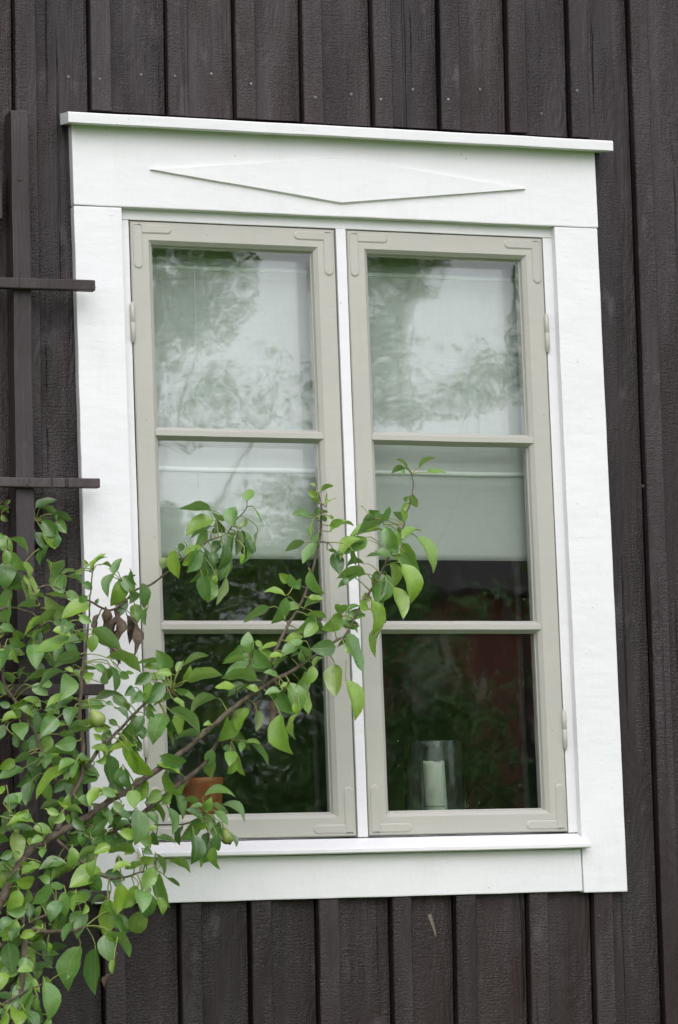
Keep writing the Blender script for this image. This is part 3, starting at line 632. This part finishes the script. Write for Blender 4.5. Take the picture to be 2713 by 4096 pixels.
K = 600 / 1568
TILES = {
# base x y, tip x y, width (pixels of an enlarged tile); b bright, d dark, p pale, w withered, y yellowish shoot
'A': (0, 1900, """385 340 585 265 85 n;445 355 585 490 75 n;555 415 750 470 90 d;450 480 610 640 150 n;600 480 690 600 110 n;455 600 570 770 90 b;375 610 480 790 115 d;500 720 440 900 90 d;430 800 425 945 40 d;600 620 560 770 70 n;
120 670 295 810 75 n;-20 650 120 820 140 n;60 790 50 945 90 n;125 815 250 1000 110 p8;125 910 50 1195 190 n;255 920 325 1070 70 b;190 1010 80 1190 110 d;265 1050 340 1350 110 b;230 1100 290 1370 95 b;90 1195 75 1545 125 n;240 1190 100 1190 50 n;20 760 0 1020 90 d;0 610 45 640 30 b;370 1370 190 1370 80 n;375 1250 460 1275 45 b;55 300 110 260 50 n;-20 350 90 400 60 b;20 420 85 480 50 y;
545 925 565 1095 180 n;615 1060 645 1260 195 n;725 1060 860 1135 60 n;855 985 790 1020 60 b;780 1010 625 1060 35 y;860 1140 960 1190 80 n;700 1230 830 1310 110 n;910 1270 830 1330 80 n;700 1280 480 1245 45 b;720 1440 480 1270 150 p;935 1360 660 1500 150 p8;510 1400 680 1480 70 d;650 1480 330 1568 80 b;840 1480 960 1540 90 n;
1060 940 1160 965 35 y;1000 910 1110 825 35 y;960 985 1120 860 22 y;940 950 885 1005 16 y;925 930 870 880 40 y;1190 1030 1270 875 85 n;1160 975 1230 1000 50 y;
1195 1040 1120 1260 95 n;1285 1105 1165 1360 160 n;1295 1065 1400 1240 140 n;1270 1270 1250 1470 140 d;1370 1210 1360 1340 110 n;1490 1145 1510 1385 115 d;1370 1010 1420 1150 50 d;1410 1360 1440 1540 130 p8;1000 1340 1030 1290 50 n;1550 1390 1530 1568 60 n;
1100 1400 1060 1700 130 w;1180 1420 1150 1800 90 w;1280 1460 1230 1800 110 w;1380 1500 1420 1880 130 w;1290 1600 1260 1960 130 w;1150 1800 1230 2000 90 w;1040 1460 1010 1640 90 w;1330 1480 1340 1760 110 w"""),
'B': (600, 1900, """620 370 320 365 85 n;655 475 385 630 150 n;820 430 660 400 60 p;875 530 882 335 140 n;1015 265 1050 140 110 p8;1110 375 1170 500 20 n;960 540 1010 450 70 p;1130 600 1100 750 25 p;700 480 790 600 90 d;640 540 470 640 60 d;600 600 430 670 50 d;590 620 480 740 110 n;720 560 650 600 70 n;530 750 340 830 75 b;340 720 310 800 90 n;265 800 300 1070 130 b;205 890 110 960 100 p;470 820 340 940 100 n;500 780 390 1010 130 n;470 900 470 1000 90 n;555 770 445 1110 150 d;655 810 660 970 110 d;740 700 660 830 110 d;770 740 725 990 110 d;790 620 805 800 45 p;890 610 850 860 130 d;920 590 895 835 90 p;970 590 1000 860 80 d;970 600 950 930 100 n;1020 690 1105 800 60 d;1040 770 990 870 80 d;990 830 950 935 40 b;630 930 600 1195 115 b;550 1060 600 1325 140 d;660 1120 600 1325 130 n;840 900 730 1090 130 d;680 1050 690 1150 60 n;790 1090 695 1345 85 p;
1450 1110 1355 1030 100 b;1490 1165 1460 1040 90 n;1568 1110 1480 1165 90 n;1400 1260 1195 1225 60 b;1420 1295 1275 1545 120 n;1385 1390 1360 1465 60 b;1555 1375 1370 1400 90 p8;1240 1390 985 1530 90 n"""),
'C': (1200, 1800, """170 490 90 430 70 b;160 410 110 355 25 y;225 430 350 380 55 b;190 550 125 505 55 p8;280 570 285 450 20 y;290 555 375 510 22 y;170 680 205 600 60 d;185 670 295 655 45 b;240 690 270 750 55 d;105 710 -70 680 85 n;160 700 90 680 25 b;300 690 350 720 50 b;320 785 450 745 85 b;330 850 555 800 45 n;140 740 130 880 35 y;120 940 65 815 20 y;190 880 150 1000 55 n;150 985 35 1180 110 n;40 970 -145 1055 85 n;365 1085 420 1300 140 d;300 1050 395 1080 35 n;
840 840 510 915 75 b;880 720 620 860 150 n;870 740 945 600 70 n;735 660 830 640 90 d;780 720 660 730 70 d;670 920 400 1080 160 n;660 960 440 1150 110 b;555 1060 585 1200 60 d;660 1190 480 1240 60 n;665 1300 390 1340 110 b;600 1300 405 1440 70 n;460 1330 480 1415 60 d;900 815 1010 1030 150 n;1000 870 1060 1000 90 b;1090 930 1260 840 75 n;1080 985 1215 1150 120 p8;1100 1080 1250 1310 160 n;1230 925 1385 1275 120 b;930 1000 1010 1100 110 n;850 1100 700 1115 35 n;810 1070 970 1130 80 n;1000 1110 1100 1130 80 b;1050 1120 1035 1180 50 b;950 1190 990 1420 120 y;1075 1215 1170 1590 180 b;805 1280 800 1600 160 n;900 1310 840 1590 110 n;983 1450 1082 1751 140 y;720 1520 640 1608 100 b;110 1275 250 1500 110 n;100 1545 240 1560 60 b;
1110 190 970 105 30 y;1090 190 960 250 60 p8;1080 200 1090 260 45 n;1250 180 1400 80 35 y;1340 235 1530 240 45 b;1180 470 1220 600 80 n;1140 490 1090 530 50 n;1160 500 1210 590 60 n;1130 560 1060 640 80 p8;1060 740 975 650 70 n;1090 740 1060 620 60 p8;1020 820 1050 860 40 n"""),
'D': (1000, 2400, """730 20 570 110 70 b;790 180 590 150 65 b;680 175 500 330 130 n;690 250 570 390 120 p8;720 200 770 340 60 d;960 170 760 300 150 p8;940 150 950 60 150 p8;540 380 370 440 90 b;540 435 320 590 110 n;480 490 620 620 55 n;310 470 130 520 50 b;60 440 140 490 60 b;880 500 640 510 175 d;1050 450 920 490 50 b;1000 490 1030 560 50 b;1010 360 1160 740 130 n;930 250 1120 350 70 n;1190 160 1020 220 110 n;1130 270 960 240 90 p8;1145 70 1005 155 40 n;1160 20 1240 100 90 b;1270 20 1290 350 140 y;1360 0 1360 120 80 n;1420 245 1330 590 90 b;890 690 900 1000 190 y;1010 860 1100 1245 150 b;660 700 600 880 110 b;770 610 660 700 60 p8;585 770 440 1000 130 p8;550 920 620 1180 110 n;420 880 470 1190 180 n;310 960 470 1180 150 n;470 1080 510 1190 70 b;325 1215 430 1600 200 b;510 1190 470 1450 65 b;70 1160 60 1360 90 p;440 590 640 600 55 n;540 540 600 650 60 n;330 570 210 600 60 p8;210 715 40 520 140 n;260 690 100 510 80 b;180 730 -60 760 90 n;260 710 400 600 50 b;290 810 150 760 60 n;390 870 320 920 50 b;320 900 370 960 60 b;310 960 160 990 70 n;200 920 290 1020 70 n;200 1060 200 1320 45 w;120 1050 110 1230 70 w"""),
'E': (0, 2400, """0 290 145 320 90 n;40 540 0 750 190 n;105 410 270 470 90 n;400 330 275 490 120 n;500 310 360 430 40 n;345 480 375 705 180 n;650 170 275 370 75 b;700 380 360 540 130 p8;640 400 845 430 100 n;560 230 660 270 70 n;720 240 660 350 150 d;830 200 920 240 70 n;980 320 1250 510 170 n;990 370 960 540 120 b;800 350 890 440 70 b;660 500 580 640 80 d;570 500 530 640 60 n;830 610 570 700 120 n;830 570 600 630 90 n;1130 610 1460 760 130 p8;560 780 260 870 70 b;650 760 430 940 70 n;720 800 640 1030 190 n;860 710 1010 720 45 b;920 760 920 870 150 b;760 750 680 720 50 b;1000 690 1120 760 80 n;1150 720 1100 850 110 d;1160 700 1200 960 80 n;1260 760 1350 820 100 n;1310 760 1400 770 40 p8;760 1030 490 1110 80 b;750 1040 590 1150 80 n;990 1060 1275 990 75 b;1080 1110 820 1120 110 n;1120 1070 1180 1100 50 d;780 1130 720 1310 140 d;990 1310 700 1380 110 p8;590 1240 430 1420 170 n;560 1160 450 1280 60 b;680 1310 480 1400 60 b;215 1290 235 1440 180 n;400 1220 215 1130 120 p8;420 1110 250 1030 80 b;280 1040 120 1110 90 b;105 1105 0 1080 100 n;40 1310 0 1460 100 n;440 1420 310 1568 140 n;530 1440 420 1600 120 n;790 1480 590 1520 150 n;1210 1140 1340 1260 60 d;1430 1240 1220 1500 170 n;1150 1260 1230 1310 100 n;1390 920 1310 1000 90 d;1470 980 1380 1080 100 n;1560 770 1420 880 110 d;1330 1080 1310 1160 80 n;1480 1330 1500 1450 90 n;1568 870 1510 1060 80 n;1060 1450 980 1400 80 b;1100 1400 1170 1420 60 n"""),
'F': (500, 2500, """460 460 330 270 170 n;600 450 860 320 65 b;600 390 540 490 70 p8;665 575 990 505 130 b;620 590 680 430 75 p8;480 510 330 500 80 b;330 390 120 395 40 b;360 450 200 440 90 p8;390 570 220 570 80 n;500 600 390 590 80 p8;240 520 110 620 110 d;110 700 10 740 80 d;180 720 80 800 110 n;380 620 230 820 150 n;540 690 665 690 70 n;600 710 745 800 55 b;490 760 310 850 75 b;510 780 620 870 55 b;480 900 785 1110 120 n;600 880 590 1160 120 b;460 980 540 1120 80 d;410 940 290 1230 190 n;250 830 330 900 90 b;240 890 290 1000 80 n;450 1030 510 1260 50 n;770 1170 530 1190 70 n;395 1365 632 1420 140 n;120 970 0 1190 130 p8;190 960 110 1130 110 d;80 1130 175 1310 60 d;180 1060 180 1190 80 d;30 1230 130 1500 110 b;60 1330 285 1560 150 n;350 1460 570 1550 110 b;1290 285 1290 80 140 n;1220 230 1045 370 110 n;1240 370 1030 410 65 p8;1300 350 1190 320 50 n;1480 460 1060 510 110 n;1360 580 1020 570 120 p8;1140 640 950 660 80 b;1260 640 1080 740 110 d;1390 680 1270 650 70 n;945 775 695 955 95 p8;1155 900 1000 1210 180 p8;1285 880 1185 1115 130 b;900 1040 820 1050 50 b;890 1110 800 1110 50 b;1160 1060 1020 1080 60 d;1160 1140 1000 1120 70 n;1180 1120 1310 1290 110 d;1270 1230 1435 1275 45 b;1330 1255 1490 1460 60 n;1220 1230 1210 1320 90 n;1030 1280 1135 1330 70 n;1100 1330 1090 1460 140 p8;1165 1335 1240 1568 85 b;900 1310 900 1480 140 n;900 1450 910 1598 130 y;1150 1440 1080 1560 85 b"""),
'G': (500, 3050, """850 350 1140 370 80 n;840 490 900 370 110 p8;1030 450 1250 610 85 n;930 435 1075 530 60 n;950 515 1070 655 80 n;860 545 900 730 130 n;780 600 600 800 130 n;850 640 740 690 70 n;960 650 1030 800 130 d;720 770 700 1055 150 d;870 740 850 890 80 d;880 830 810 1050 130 d;950 870 990 1110 90 n;960 760 980 920 100 d;770 950 800 1095 50 n;1110 760 1160 880 55 d;600 670 575 860 70 d;810 450 680 480 50 n;760 430 600 400 70 p8;800 570 650 490 90 d;530 330 610 590 90 n;440 90 590 340 100 b;600 190 580 340 80 b;530 100 360 30 70 d;450 480 490 750 90 n;360 800 530 840 60 n;300 730 350 860 90 d;250 440 400 620 60 b;370 310 240 420 120 p8;480 310 370 400 70 b;470 400 380 440 70 b;520 540 570 600 60 n;130 510 100 850 190 n;50 640 60 890 100 d;190 160 100 420 100 b;60 300 90 480 100 b;0 80 60 260 110 d;480 1030 680 1140 85 p8;330 960 410 1170 60 d;450 1210 565 1300 45 n;290 1110 190 1330 150 n;370 1180 460 1510 130 n;290 1000 170 1030 100 b;150 1070 0 1110 60 b;60 900 0 960 100 b;210 900 290 960 90 d;130 1310 10 1520 120 p8;180 1350 180 1568 170 n;340 1420 400 1590 90 b;250 1300 230 1400 80 n"""),
'H': (0, 2950, """760 185 460 170 75 b;880 200 740 490 150 b;720 260 370 600 110 b;740 430 780 750 180 n;780 250 620 350 90 p8;490 180 470 315 150 n;300 210 380 460 140 n;310 180 150 250 80 n;150 240 0 330 110 b;230 330 0 440 110 n;300 340 170 510 100 n;330 470 270 700 120 d;100 740 230 580 120 p8;150 850 300 760 110 b;40 510 0 590 60 b;690 470 570 570 100 n;700 630 620 700 90 n;620 700 430 740 90 n;500 760 620 800 80 b;650 780 560 890 80 b;360 950 540 990 100 p8;350 900 90 900 90 p8;340 960 130 950 70 d;150 1000 170 1290 150 y;450 1060 200 1040 60 n;440 1050 330 1110 80 n;100 870 0 1000 90 n;1120 740 950 1000 130 n;1000 990 870 1170 140 d;1040 1000 1000 1160 80 n;820 1000 690 1120 90 p8;830 990 860 1130 80 n;1130 200 1170 490 150 d;1280 310 1340 520 100 n;1420 70 1150 130 70 b;1370 80 1450 330 120 n;1400 150 1568 400 150 n;1420 0 1480 130 60 n;1130 140 960 110 80 b;990 280 1000 430 40 d;1100 190 1000 250 70 b;1020 420 860 480 90 n;1060 540 940 710 110 p8;1230 580 1040 610 60 b;1390 560 1400 740 140 b;1500 430 1400 600 120 b;1200 680 1300 790 130 n;1260 700 1170 800 90 n;1130 860 1120 1150 110 d;1210 1070 1180 1160 110 n;1400 1190 1140 1220 90 b;1240 1240 1250 1350 90 d;1030 1190 810 1260 80 p8;1020 1370 740 1568 210 n;760 1370 540 1500 110 b;830 1330 700 1300 70 b;680 1320 420 1380 110 n;630 1290 490 1250 70 n;410 1330 230 1420 90 p8;1380 1360 1180 1400 70 b;1480 1320 1330 1370 60 b;470 1170 440 1250 70 n;40 1350 100 1640 200 p8;170 1320 150 1450 80 b;120 1200 0 1260 90 n;340 1510 170 1500 140 b;710 740 860 790 60 b;1230 910 1300 950 50 p8"""),
'I': (0, 3496, """680 200 680 440 120 n;790 210 770 390 70 p8;800 200 900 270 90 b;840 400 810 650 210 n;900 320 860 420 60 n;1120 280 1080 640 200 b;1270 120 1220 410 140 n;1400 150 1370 350 130 b;1490 200 1540 450 180 n;1480 400 1430 630 210 y;1210 430 1290 660 120 n;1230 430 1345 600 100 n;1140 600 1290 690 80 b;1160 610 1350 860 110 n;1100 650 1160 910 180 n;1000 800 990 1245 160 d;1190 900 1170 1040 60 b;835 780 725 1205 220 n;710 1050 690 1100 30 n;1160 1050 1100 1190 60 w;620 290 530 500 140 d;530 130 350 310 130 n;640 110 540 160 100 n;1030 10 1010 190 140 d;780 170 690 230 80 n;460 530 390 800 140 b;440 520 380 590 80 n;430 340 405 490 60 p8;300 310 310 460 110 d;290 170 240 370 80 n;190 180 90 430 150 b;170 490 30 690 150 n;0 230 40 330 90 b;90 730 130 1020 190 d;200 640 170 760 130 d;240 760 290 1020 60 b;270 880 200 980 80 n;0 880 20 1030 90 p8;300 1040 170 1190 190 n;60 1040 0 1220 120 b;320 1150 190 1450 170 n;330 1250 260 1568 140 n;470 1150 520 1520 180 n;410 1430 330 1600 110 d;190 1400 180 1600 190 b;100 1320 60 1430 80 n;60 1440 20 1530 80 d;530 1520 450 1600 70 b;500 720 515 820 50 p8"""),
}
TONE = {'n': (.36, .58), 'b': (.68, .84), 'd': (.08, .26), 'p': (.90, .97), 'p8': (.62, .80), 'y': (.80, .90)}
rng = random.Random(11)
def nearest(u, v):
    return min(CAND, key=lambda c: (c[0] - u) ** 2 + (c[1] - v) ** 2)
leaves = []
for key, (ox, oy, txt) in TILES.items():
    for it in txt.replace('\n', '').split(';'):
        q = it.split()
        if len(q) < 6: continue
        b0, b1, t0, t1, w = [float(x) * K for x in q[:5]]; u, v = ox + b0, oy + b1
        c = nearest(u, v); dpx = math.hypot(c[0] - u, c[1] - v); Y = min(c[2] + rng.uniform(-.045, .03), -.004 if c[2] > -.03 else -.075)
        if c[2] > -.03: Y = rng.uniform(-.012, .006)
        pb = px(u, v, Y); sc = (pb - CAM).length / FPX
        gx, gy = (t0 - b0) * .055, (t1 - b1) * .055; pb = px(u - gx, v - gy, Y)
        pt = px(ox + t0 + gx, oy + t1 + gy, Y + (rng.uniform(-.012, .012) if c[2] < -.03 else 0))
        area = math.hypot(t0 - b0, t1 - b1) * w
        node = c[3] if dpx < 140 else pb + Vector((rng.uniform(-.01, .01), .01, .02)) - (pt - pb).normalized() * .02
        kd = 'p8' if q[5] == 'n' and rng.random() < .22 else q[5]; tone = rng.uniform(*TONE[kd]) if kd != 'w' else .5  # sheen put into the colour: some plain leaves take a paler tone
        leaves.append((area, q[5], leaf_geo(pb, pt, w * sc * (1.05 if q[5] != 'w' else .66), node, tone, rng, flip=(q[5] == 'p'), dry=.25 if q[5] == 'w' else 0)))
leaves.sort(key=lambda l: -l[0])
green = [l for l in leaves if l[1] != 'w']
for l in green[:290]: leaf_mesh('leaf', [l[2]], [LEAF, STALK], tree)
for l in leaves:
    if l[1] == 'w': o = leaf_mesh('withered_leaf', [l[2]], [BROWN, BROWN], tree); o['label'] = 'brown withered curled leaf'
rest = [l[2] for l in green[290:]]
def rleaf(u, v, Y, sz, tone):
    pb = px(u, v, Y); a = rng.uniform(0, 6.283); d = Vector((math.cos(a), rng.uniform(-.5, .5), math.sin(a) * .7 - .45)).normalized()
    c = nearest(u, v); nd = c[3] if (c[3] - pb).length < .09 else None
    return leaf_geo(pb, pb + d * sz, sz * rng.uniform(.3, .6), nd, tone, rng)
fill = 0
for _ in range(6000):                                           # deeper foliage in the thick of the tree
    c = CAND[rng.randrange(len(CAND))]; u, v = c[0] + rng.gauss(0, 75), c[1] + rng.gauss(0, 70)
    if not ((2450 < v < 3150 and u < 330) or (2700 < v < 3620 and u < 470) or (3200 < v < 3400 and u < 620) or (3400 < v < 3720 and u < 340) or (3720 <= v and u < 225)): continue
    if fill > 230: break
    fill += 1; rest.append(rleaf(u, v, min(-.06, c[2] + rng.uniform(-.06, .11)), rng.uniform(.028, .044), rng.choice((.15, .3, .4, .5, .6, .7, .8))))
for _ in range(190):                                           # the crown goes on to the left of the picture and below it
    u, v = rng.uniform(-620, -15), rng.uniform(2300, 4500)
    if rng.random() < .25: u, v = rng.uniform(-200, 330), rng.uniform(4130, 4600)
    rest.append(rleaf(u, v, rng.uniform(-.52, -.2), rng.uniform(.04, .06), rng.uniform(.2, .75)))
o = leaf_mesh('leaf_mass', rest, [LEAF, STALK], tree); o['kind'] = 'stuff'
def pear(u, v, Y, r, L, tilt, hidden=False):
    p = px(u, v, Y); prof = [(.0004, 1.0), (.12, .99), (.34, .9), (.52, .72), (.72, .5), (.95, .25), (1.0, .02), (.9, -.25), (.62, -.46), (.25, -.55), (.1, -.53)]
    b = bmesh.new(); ax = Vector((math.sin(tilt), 0, math.cos(tilt))); sx = Vector((math.cos(tilt), 0, -math.sin(tilt))); rows = []
    for rr_, h in prof: rows.append([b.verts.new(p + ax * (h * L * .62) + (sx * math.cos(k * math.pi / 7) + Vector((0, 1, 0)) * math.sin(k * math.pi / 7)) * (rr_ * r)) for k in range(14)])
    for i in range(len(rows) - 1):
        for k in range(14): b.faces.new((rows[i][k], rows[i][(k + 1) % 14], rows[i + 1][(k + 1) % 14], rows[i + 1][k])).smooth = True
    b.faces.new(rows[-1])
    bmesh.ops.recalc_face_normals(b, faces=b.faces[:])
    o = obj('pear', b, PEAR, tree)
    b = bmesh.new(); tube(b, [p + ax * (-.33 * L), p + ax * (-.40 * L)], [r * .3, r * .16], 7); obj('calyx', b, CALYX, o)
    b = bmesh.new(); tube(b, [p + ax * (.6 * L), p + ax * (.85 * L) + sx * .003, p + ax * (1.15 * L) + sx * .009], [.0012, .001, .0012], 6); obj('stalk', b, STALK, o)
pear(910, 3352, -.275, .0135, .034, rad(-24)); pear(392, 2880, -.40, .0155, .038, rad(-35))

# ------------------------------------------------------------------ the garden behind the camera (seen in the panes)
def gpos(az, el, R):
    d = (R + 6.259); return Vector((CAM.x + d * math.tan(rad(az)), -R, CAM.z + d / math.cos(rad(az)) * math.tan(rad(el))))
def crown(lobes, n, size, seed, name, mat, parent):
    g = random.Random(seed); V, F = [], []
    vols = [l[1].x * l[1].y * l[1].z * l[2] for l in lobes]; tot = sum(vols)
    for (c, r, den), vol in zip(lobes, vols):
        for _ in range(int(n * vol / tot)):
            while True:
                p = Vector((g.uniform(-1, 1), g.uniform(-1, 1), g.uniform(-1, 1)))
                if p.length < 1: break
            if den >= 1: p = p.normalized() * (p.length ** .45)
            q = c + Vector((p.x * r.x, p.y * r.y, p.z * r.z))
            if noise.noise(q * 1.7) + .6 * noise.noise(q * 4.1) < (-.22 if den >= 1 else .05): continue
            if q.z < .03: continue
            a = Vector((g.gauss(0, 1), g.gauss(0, 1), g.gauss(0, .7))).normalized(); b_ = a.cross(Vector((g.gauss(0, 1), g.gauss(0, 1), g.gauss(0, 1)))).normalized(); s = size * g.uniform(.6, 1.3); k = len(V)
            V += [q - a * s, q + b_ * s * .42 - a * s * .1, q + a * s, q - b_ * s * .42 - a * s * .1]; F.append((k, k + 1, k + 2, k + 3))
    me = bpy.data.meshes.new(name); me.from_pydata([tuple(v) for v in V], [], F); me.materials.append(mat)
    return link(bpy.data.objects.new(name, me), parent)
def gtree(name, label, base, lobes, n, size, seed, mat, r=.12):
    t = empty(name); tag(t, label, 'tree' if 'tree' in name else 'shrub', 'garden trees and shrubs across the lawn')
    b = bmesh.new(); top = max(lobes, key=lambda l: l[0].z)[0]
    tube(b, [base, base + Vector((.05, 0, .8)), base.lerp(top, .5) + Vector((.08, .05, 0)), top], [r, r * .8, r * .55, r * .2], 9)
    for c, rr, d in lobes: tube(b, [base.lerp(top, .4), base.lerp(c, .75) + Vector((0, 0, .1)), c], [r * .4, r * .28, r * .1], 6)
    obj('trunk', b, TRUNK, t); crown(lobes, n, size, seed, 'crown', mat, t)
Vc = Vector
def at(az, R): p = gpos(az, 0, R); p.z = 0; return p
R_ = 22
p = gpos(15.0, 10.6, R_)
gtree('birch_tree', 'tall birch tree standing opposite the window', at(14.2, R_), [(gpos(15.1, 10.8, R_), Vc((1.15, 1.0, 1.3)), 1), (gpos(16.9, 10.3, R_), Vc((.42, .6, .75)), 1), (gpos(15.7, 8.1, R_), Vc((1.25, .7, .5)), .7), (gpos(16.4, 13.4, R_), Vc((1.3, 1.0, .7)), 1), (gpos(18.1, 8.3, R_), Vc((.6, .5, .4)), .6)], 24000, .044, 1, FOLI2, .07)
gtree('maple_tree', 'slim maple tree with an open crown across the lawn', at(19.9, R_ + 1), [(gpos(19.8, 10.7, R_ + 1), Vc((.58, .7, 1.05)), 1), (gpos(20.65, 10.6, R_ + 1), Vc((.30, .5, .5)), 1), (gpos(20.2, 8.3, R_ + 1), Vc((.85, .6, .45)), .7), (gpos(21.8, 8.3, R_ + 1), Vc((.6, .5, .4)), .6), (gpos(19.6, 13.5, R_ + 1), Vc((1.0, .7, .5)), 1)], 19000, .044, 2, FOLI2, .06)
gtree('elm_tree', 'broad elm tree at the end of the garden', at(24.3, R_), [(gpos(23.65, 9.3, R_), Vc((.66, .9, 1.3)), 1), (gpos(25.8, 10, R_), Vc((1.2, 1.2, 2)), 1)], 20000, .046, 3, FOLI)
hz = [(12.5, 3.9, 1.5), (14.6, 3.6, 1.4), (16.6, 3.4, 1.3), (18.4, 3.5, 1.35), (19.5, 3.2, .75)]
for i, (az, el, rx) in enumerate(hz):
    c = gpos(az, el, 19.5); top = gpos(az, 6.7 + .5 * math.sin(i * 2.1), 19.5).z
    gtree('lilac_shrub', ['wide lilac shrub farthest left across the lawn', 'round lilac shrub below the birch', 'dense lilac shrub beside the birch', 'lilac shrub in the middle of the hedge row', 'lilac shrub next to the red cottage'][i], at(az, 19.5), [(Vc((c.x, c.y, top * .5)), Vc((rx, 1.2, top * .5)), 1), (Vc((c.x + .5, c.y + .7, top * .3)), Vc((rx * .8, .7, top * .3)), 1)], 22000, .045, 10 + i, FOLI)
c = gpos(22.0, 1.2, 19); gtree('rose_shrub', 'loose rose shrub in front of the red cottage', at(22, 19), [(Vc((c.x, c.y, .95)), Vc((1.1, .9, .95)), .6), (gpos(21.5, 3.2, 19), Vc((.5, .6, .6)), .5), (gpos(22.3, 4.4, 19), Vc((.35, .4, .35)), .5)], 5200, .05, 21, FOLI)
o = crown([(Vc((4 + 3.1 * k, -44 - (k % 2), 1.9 + .3 * math.sin(k * 1.7))), Vc((2.1, 1.3, 1.9 + .3 * math.sin(k * 1.7))), 1) for k in range(-5, 11)], 42000, .11, 33, 'far_hedge', FOLI, None)
tag(o, 'long clipped hedge along the far end of the lawn', kind='stuff')
rc = empty('red_cottage'); tag(rc, 'falu red cottage beyond the lawn behind the photographer', 'house')
hx, hy = gpos(21.35, 0, 27).x, -27
b = bmesh.new()
for (x0, x1, y0, y1, z0, z1) in ((hx, hx + 7, hy - 5, hy, .3, 4.55),):
    q = bmesh.ops.create_cube(b, size=1)
    for v in q['verts']: v.co = Vector((x0 + (x1 - x0) * (v.co.x + .5), y0 + (y1 - y0) * (v.co.y + .5), z0 + (z1 - z0) * (v.co.z + .5)))
obj('wall', b, FALU, rc)
b = bmesh.new(); a = [b.verts.new(q) for q in ((hx - .4, hy + .4, 4.4), (hx + 7.4, hy + .4, 4.4), (hx + 7.4, hy - 2.5, 6.4), (hx - .4, hy - 2.5, 6.4), (hx - .4, hy - 5.4, 4.4), (hx + 7.4, hy - 5.4, 4.4))]
b.faces.new((a[0], a[1], a[2], a[3])); b.faces.new((a[3], a[2], a[5], a[4])); b.faces.new((a[0], a[3], a[4])); b.faces.new((a[1], a[5], a[2])); b.faces.new((a[0], a[4], a[5], a[1]))
bmesh.ops.recalc_face_normals(b, faces=b.faces[:]); obj('roof', b, ROOFT, rc)
for k in range(3):
    x = hx + 1.6 + k * 1.9; w_ = bmesh.new()
    for (x0, x1, y0, y1, z0, z1) in ((x - .1, x + 1.0, hy - .02, hy + .03, 1.4, 1.5), (x - .1, x + 1.0, hy - .02, hy + .03, 2.8, 2.9), (x - .1, x, hy - .02, hy + .03, 1.501, 2.799), (x + .9, x + 1.0, hy - .02, hy + .03, 1.501, 2.799), (x + .42, x + .48, hy - .02, hy + .025, 1.501, 2.799)):
        q = bmesh.ops.create_cube(w_, size=1)
        for v in q['verts']: v.co = Vector((x0 + (x1 - x0) * (v.co.x + .5), y0 + (y1 - y0) * (v.co.y + .5), z0 + (z1 - z0) * (v.co.z + .5)))
    f = obj('window', w_, WHITE, rc); w_ = bmesh.new(); q = bmesh.ops.create_cube(w_, size=1)
    for v in q['verts']: v.co = Vector((x + .9 * (v.co.x + .5), hy + .006 + .008 * v.co.y, 1.5 + 1.3 * (v.co.z + .5)))
    obj('pane', w_, BLACK, f)
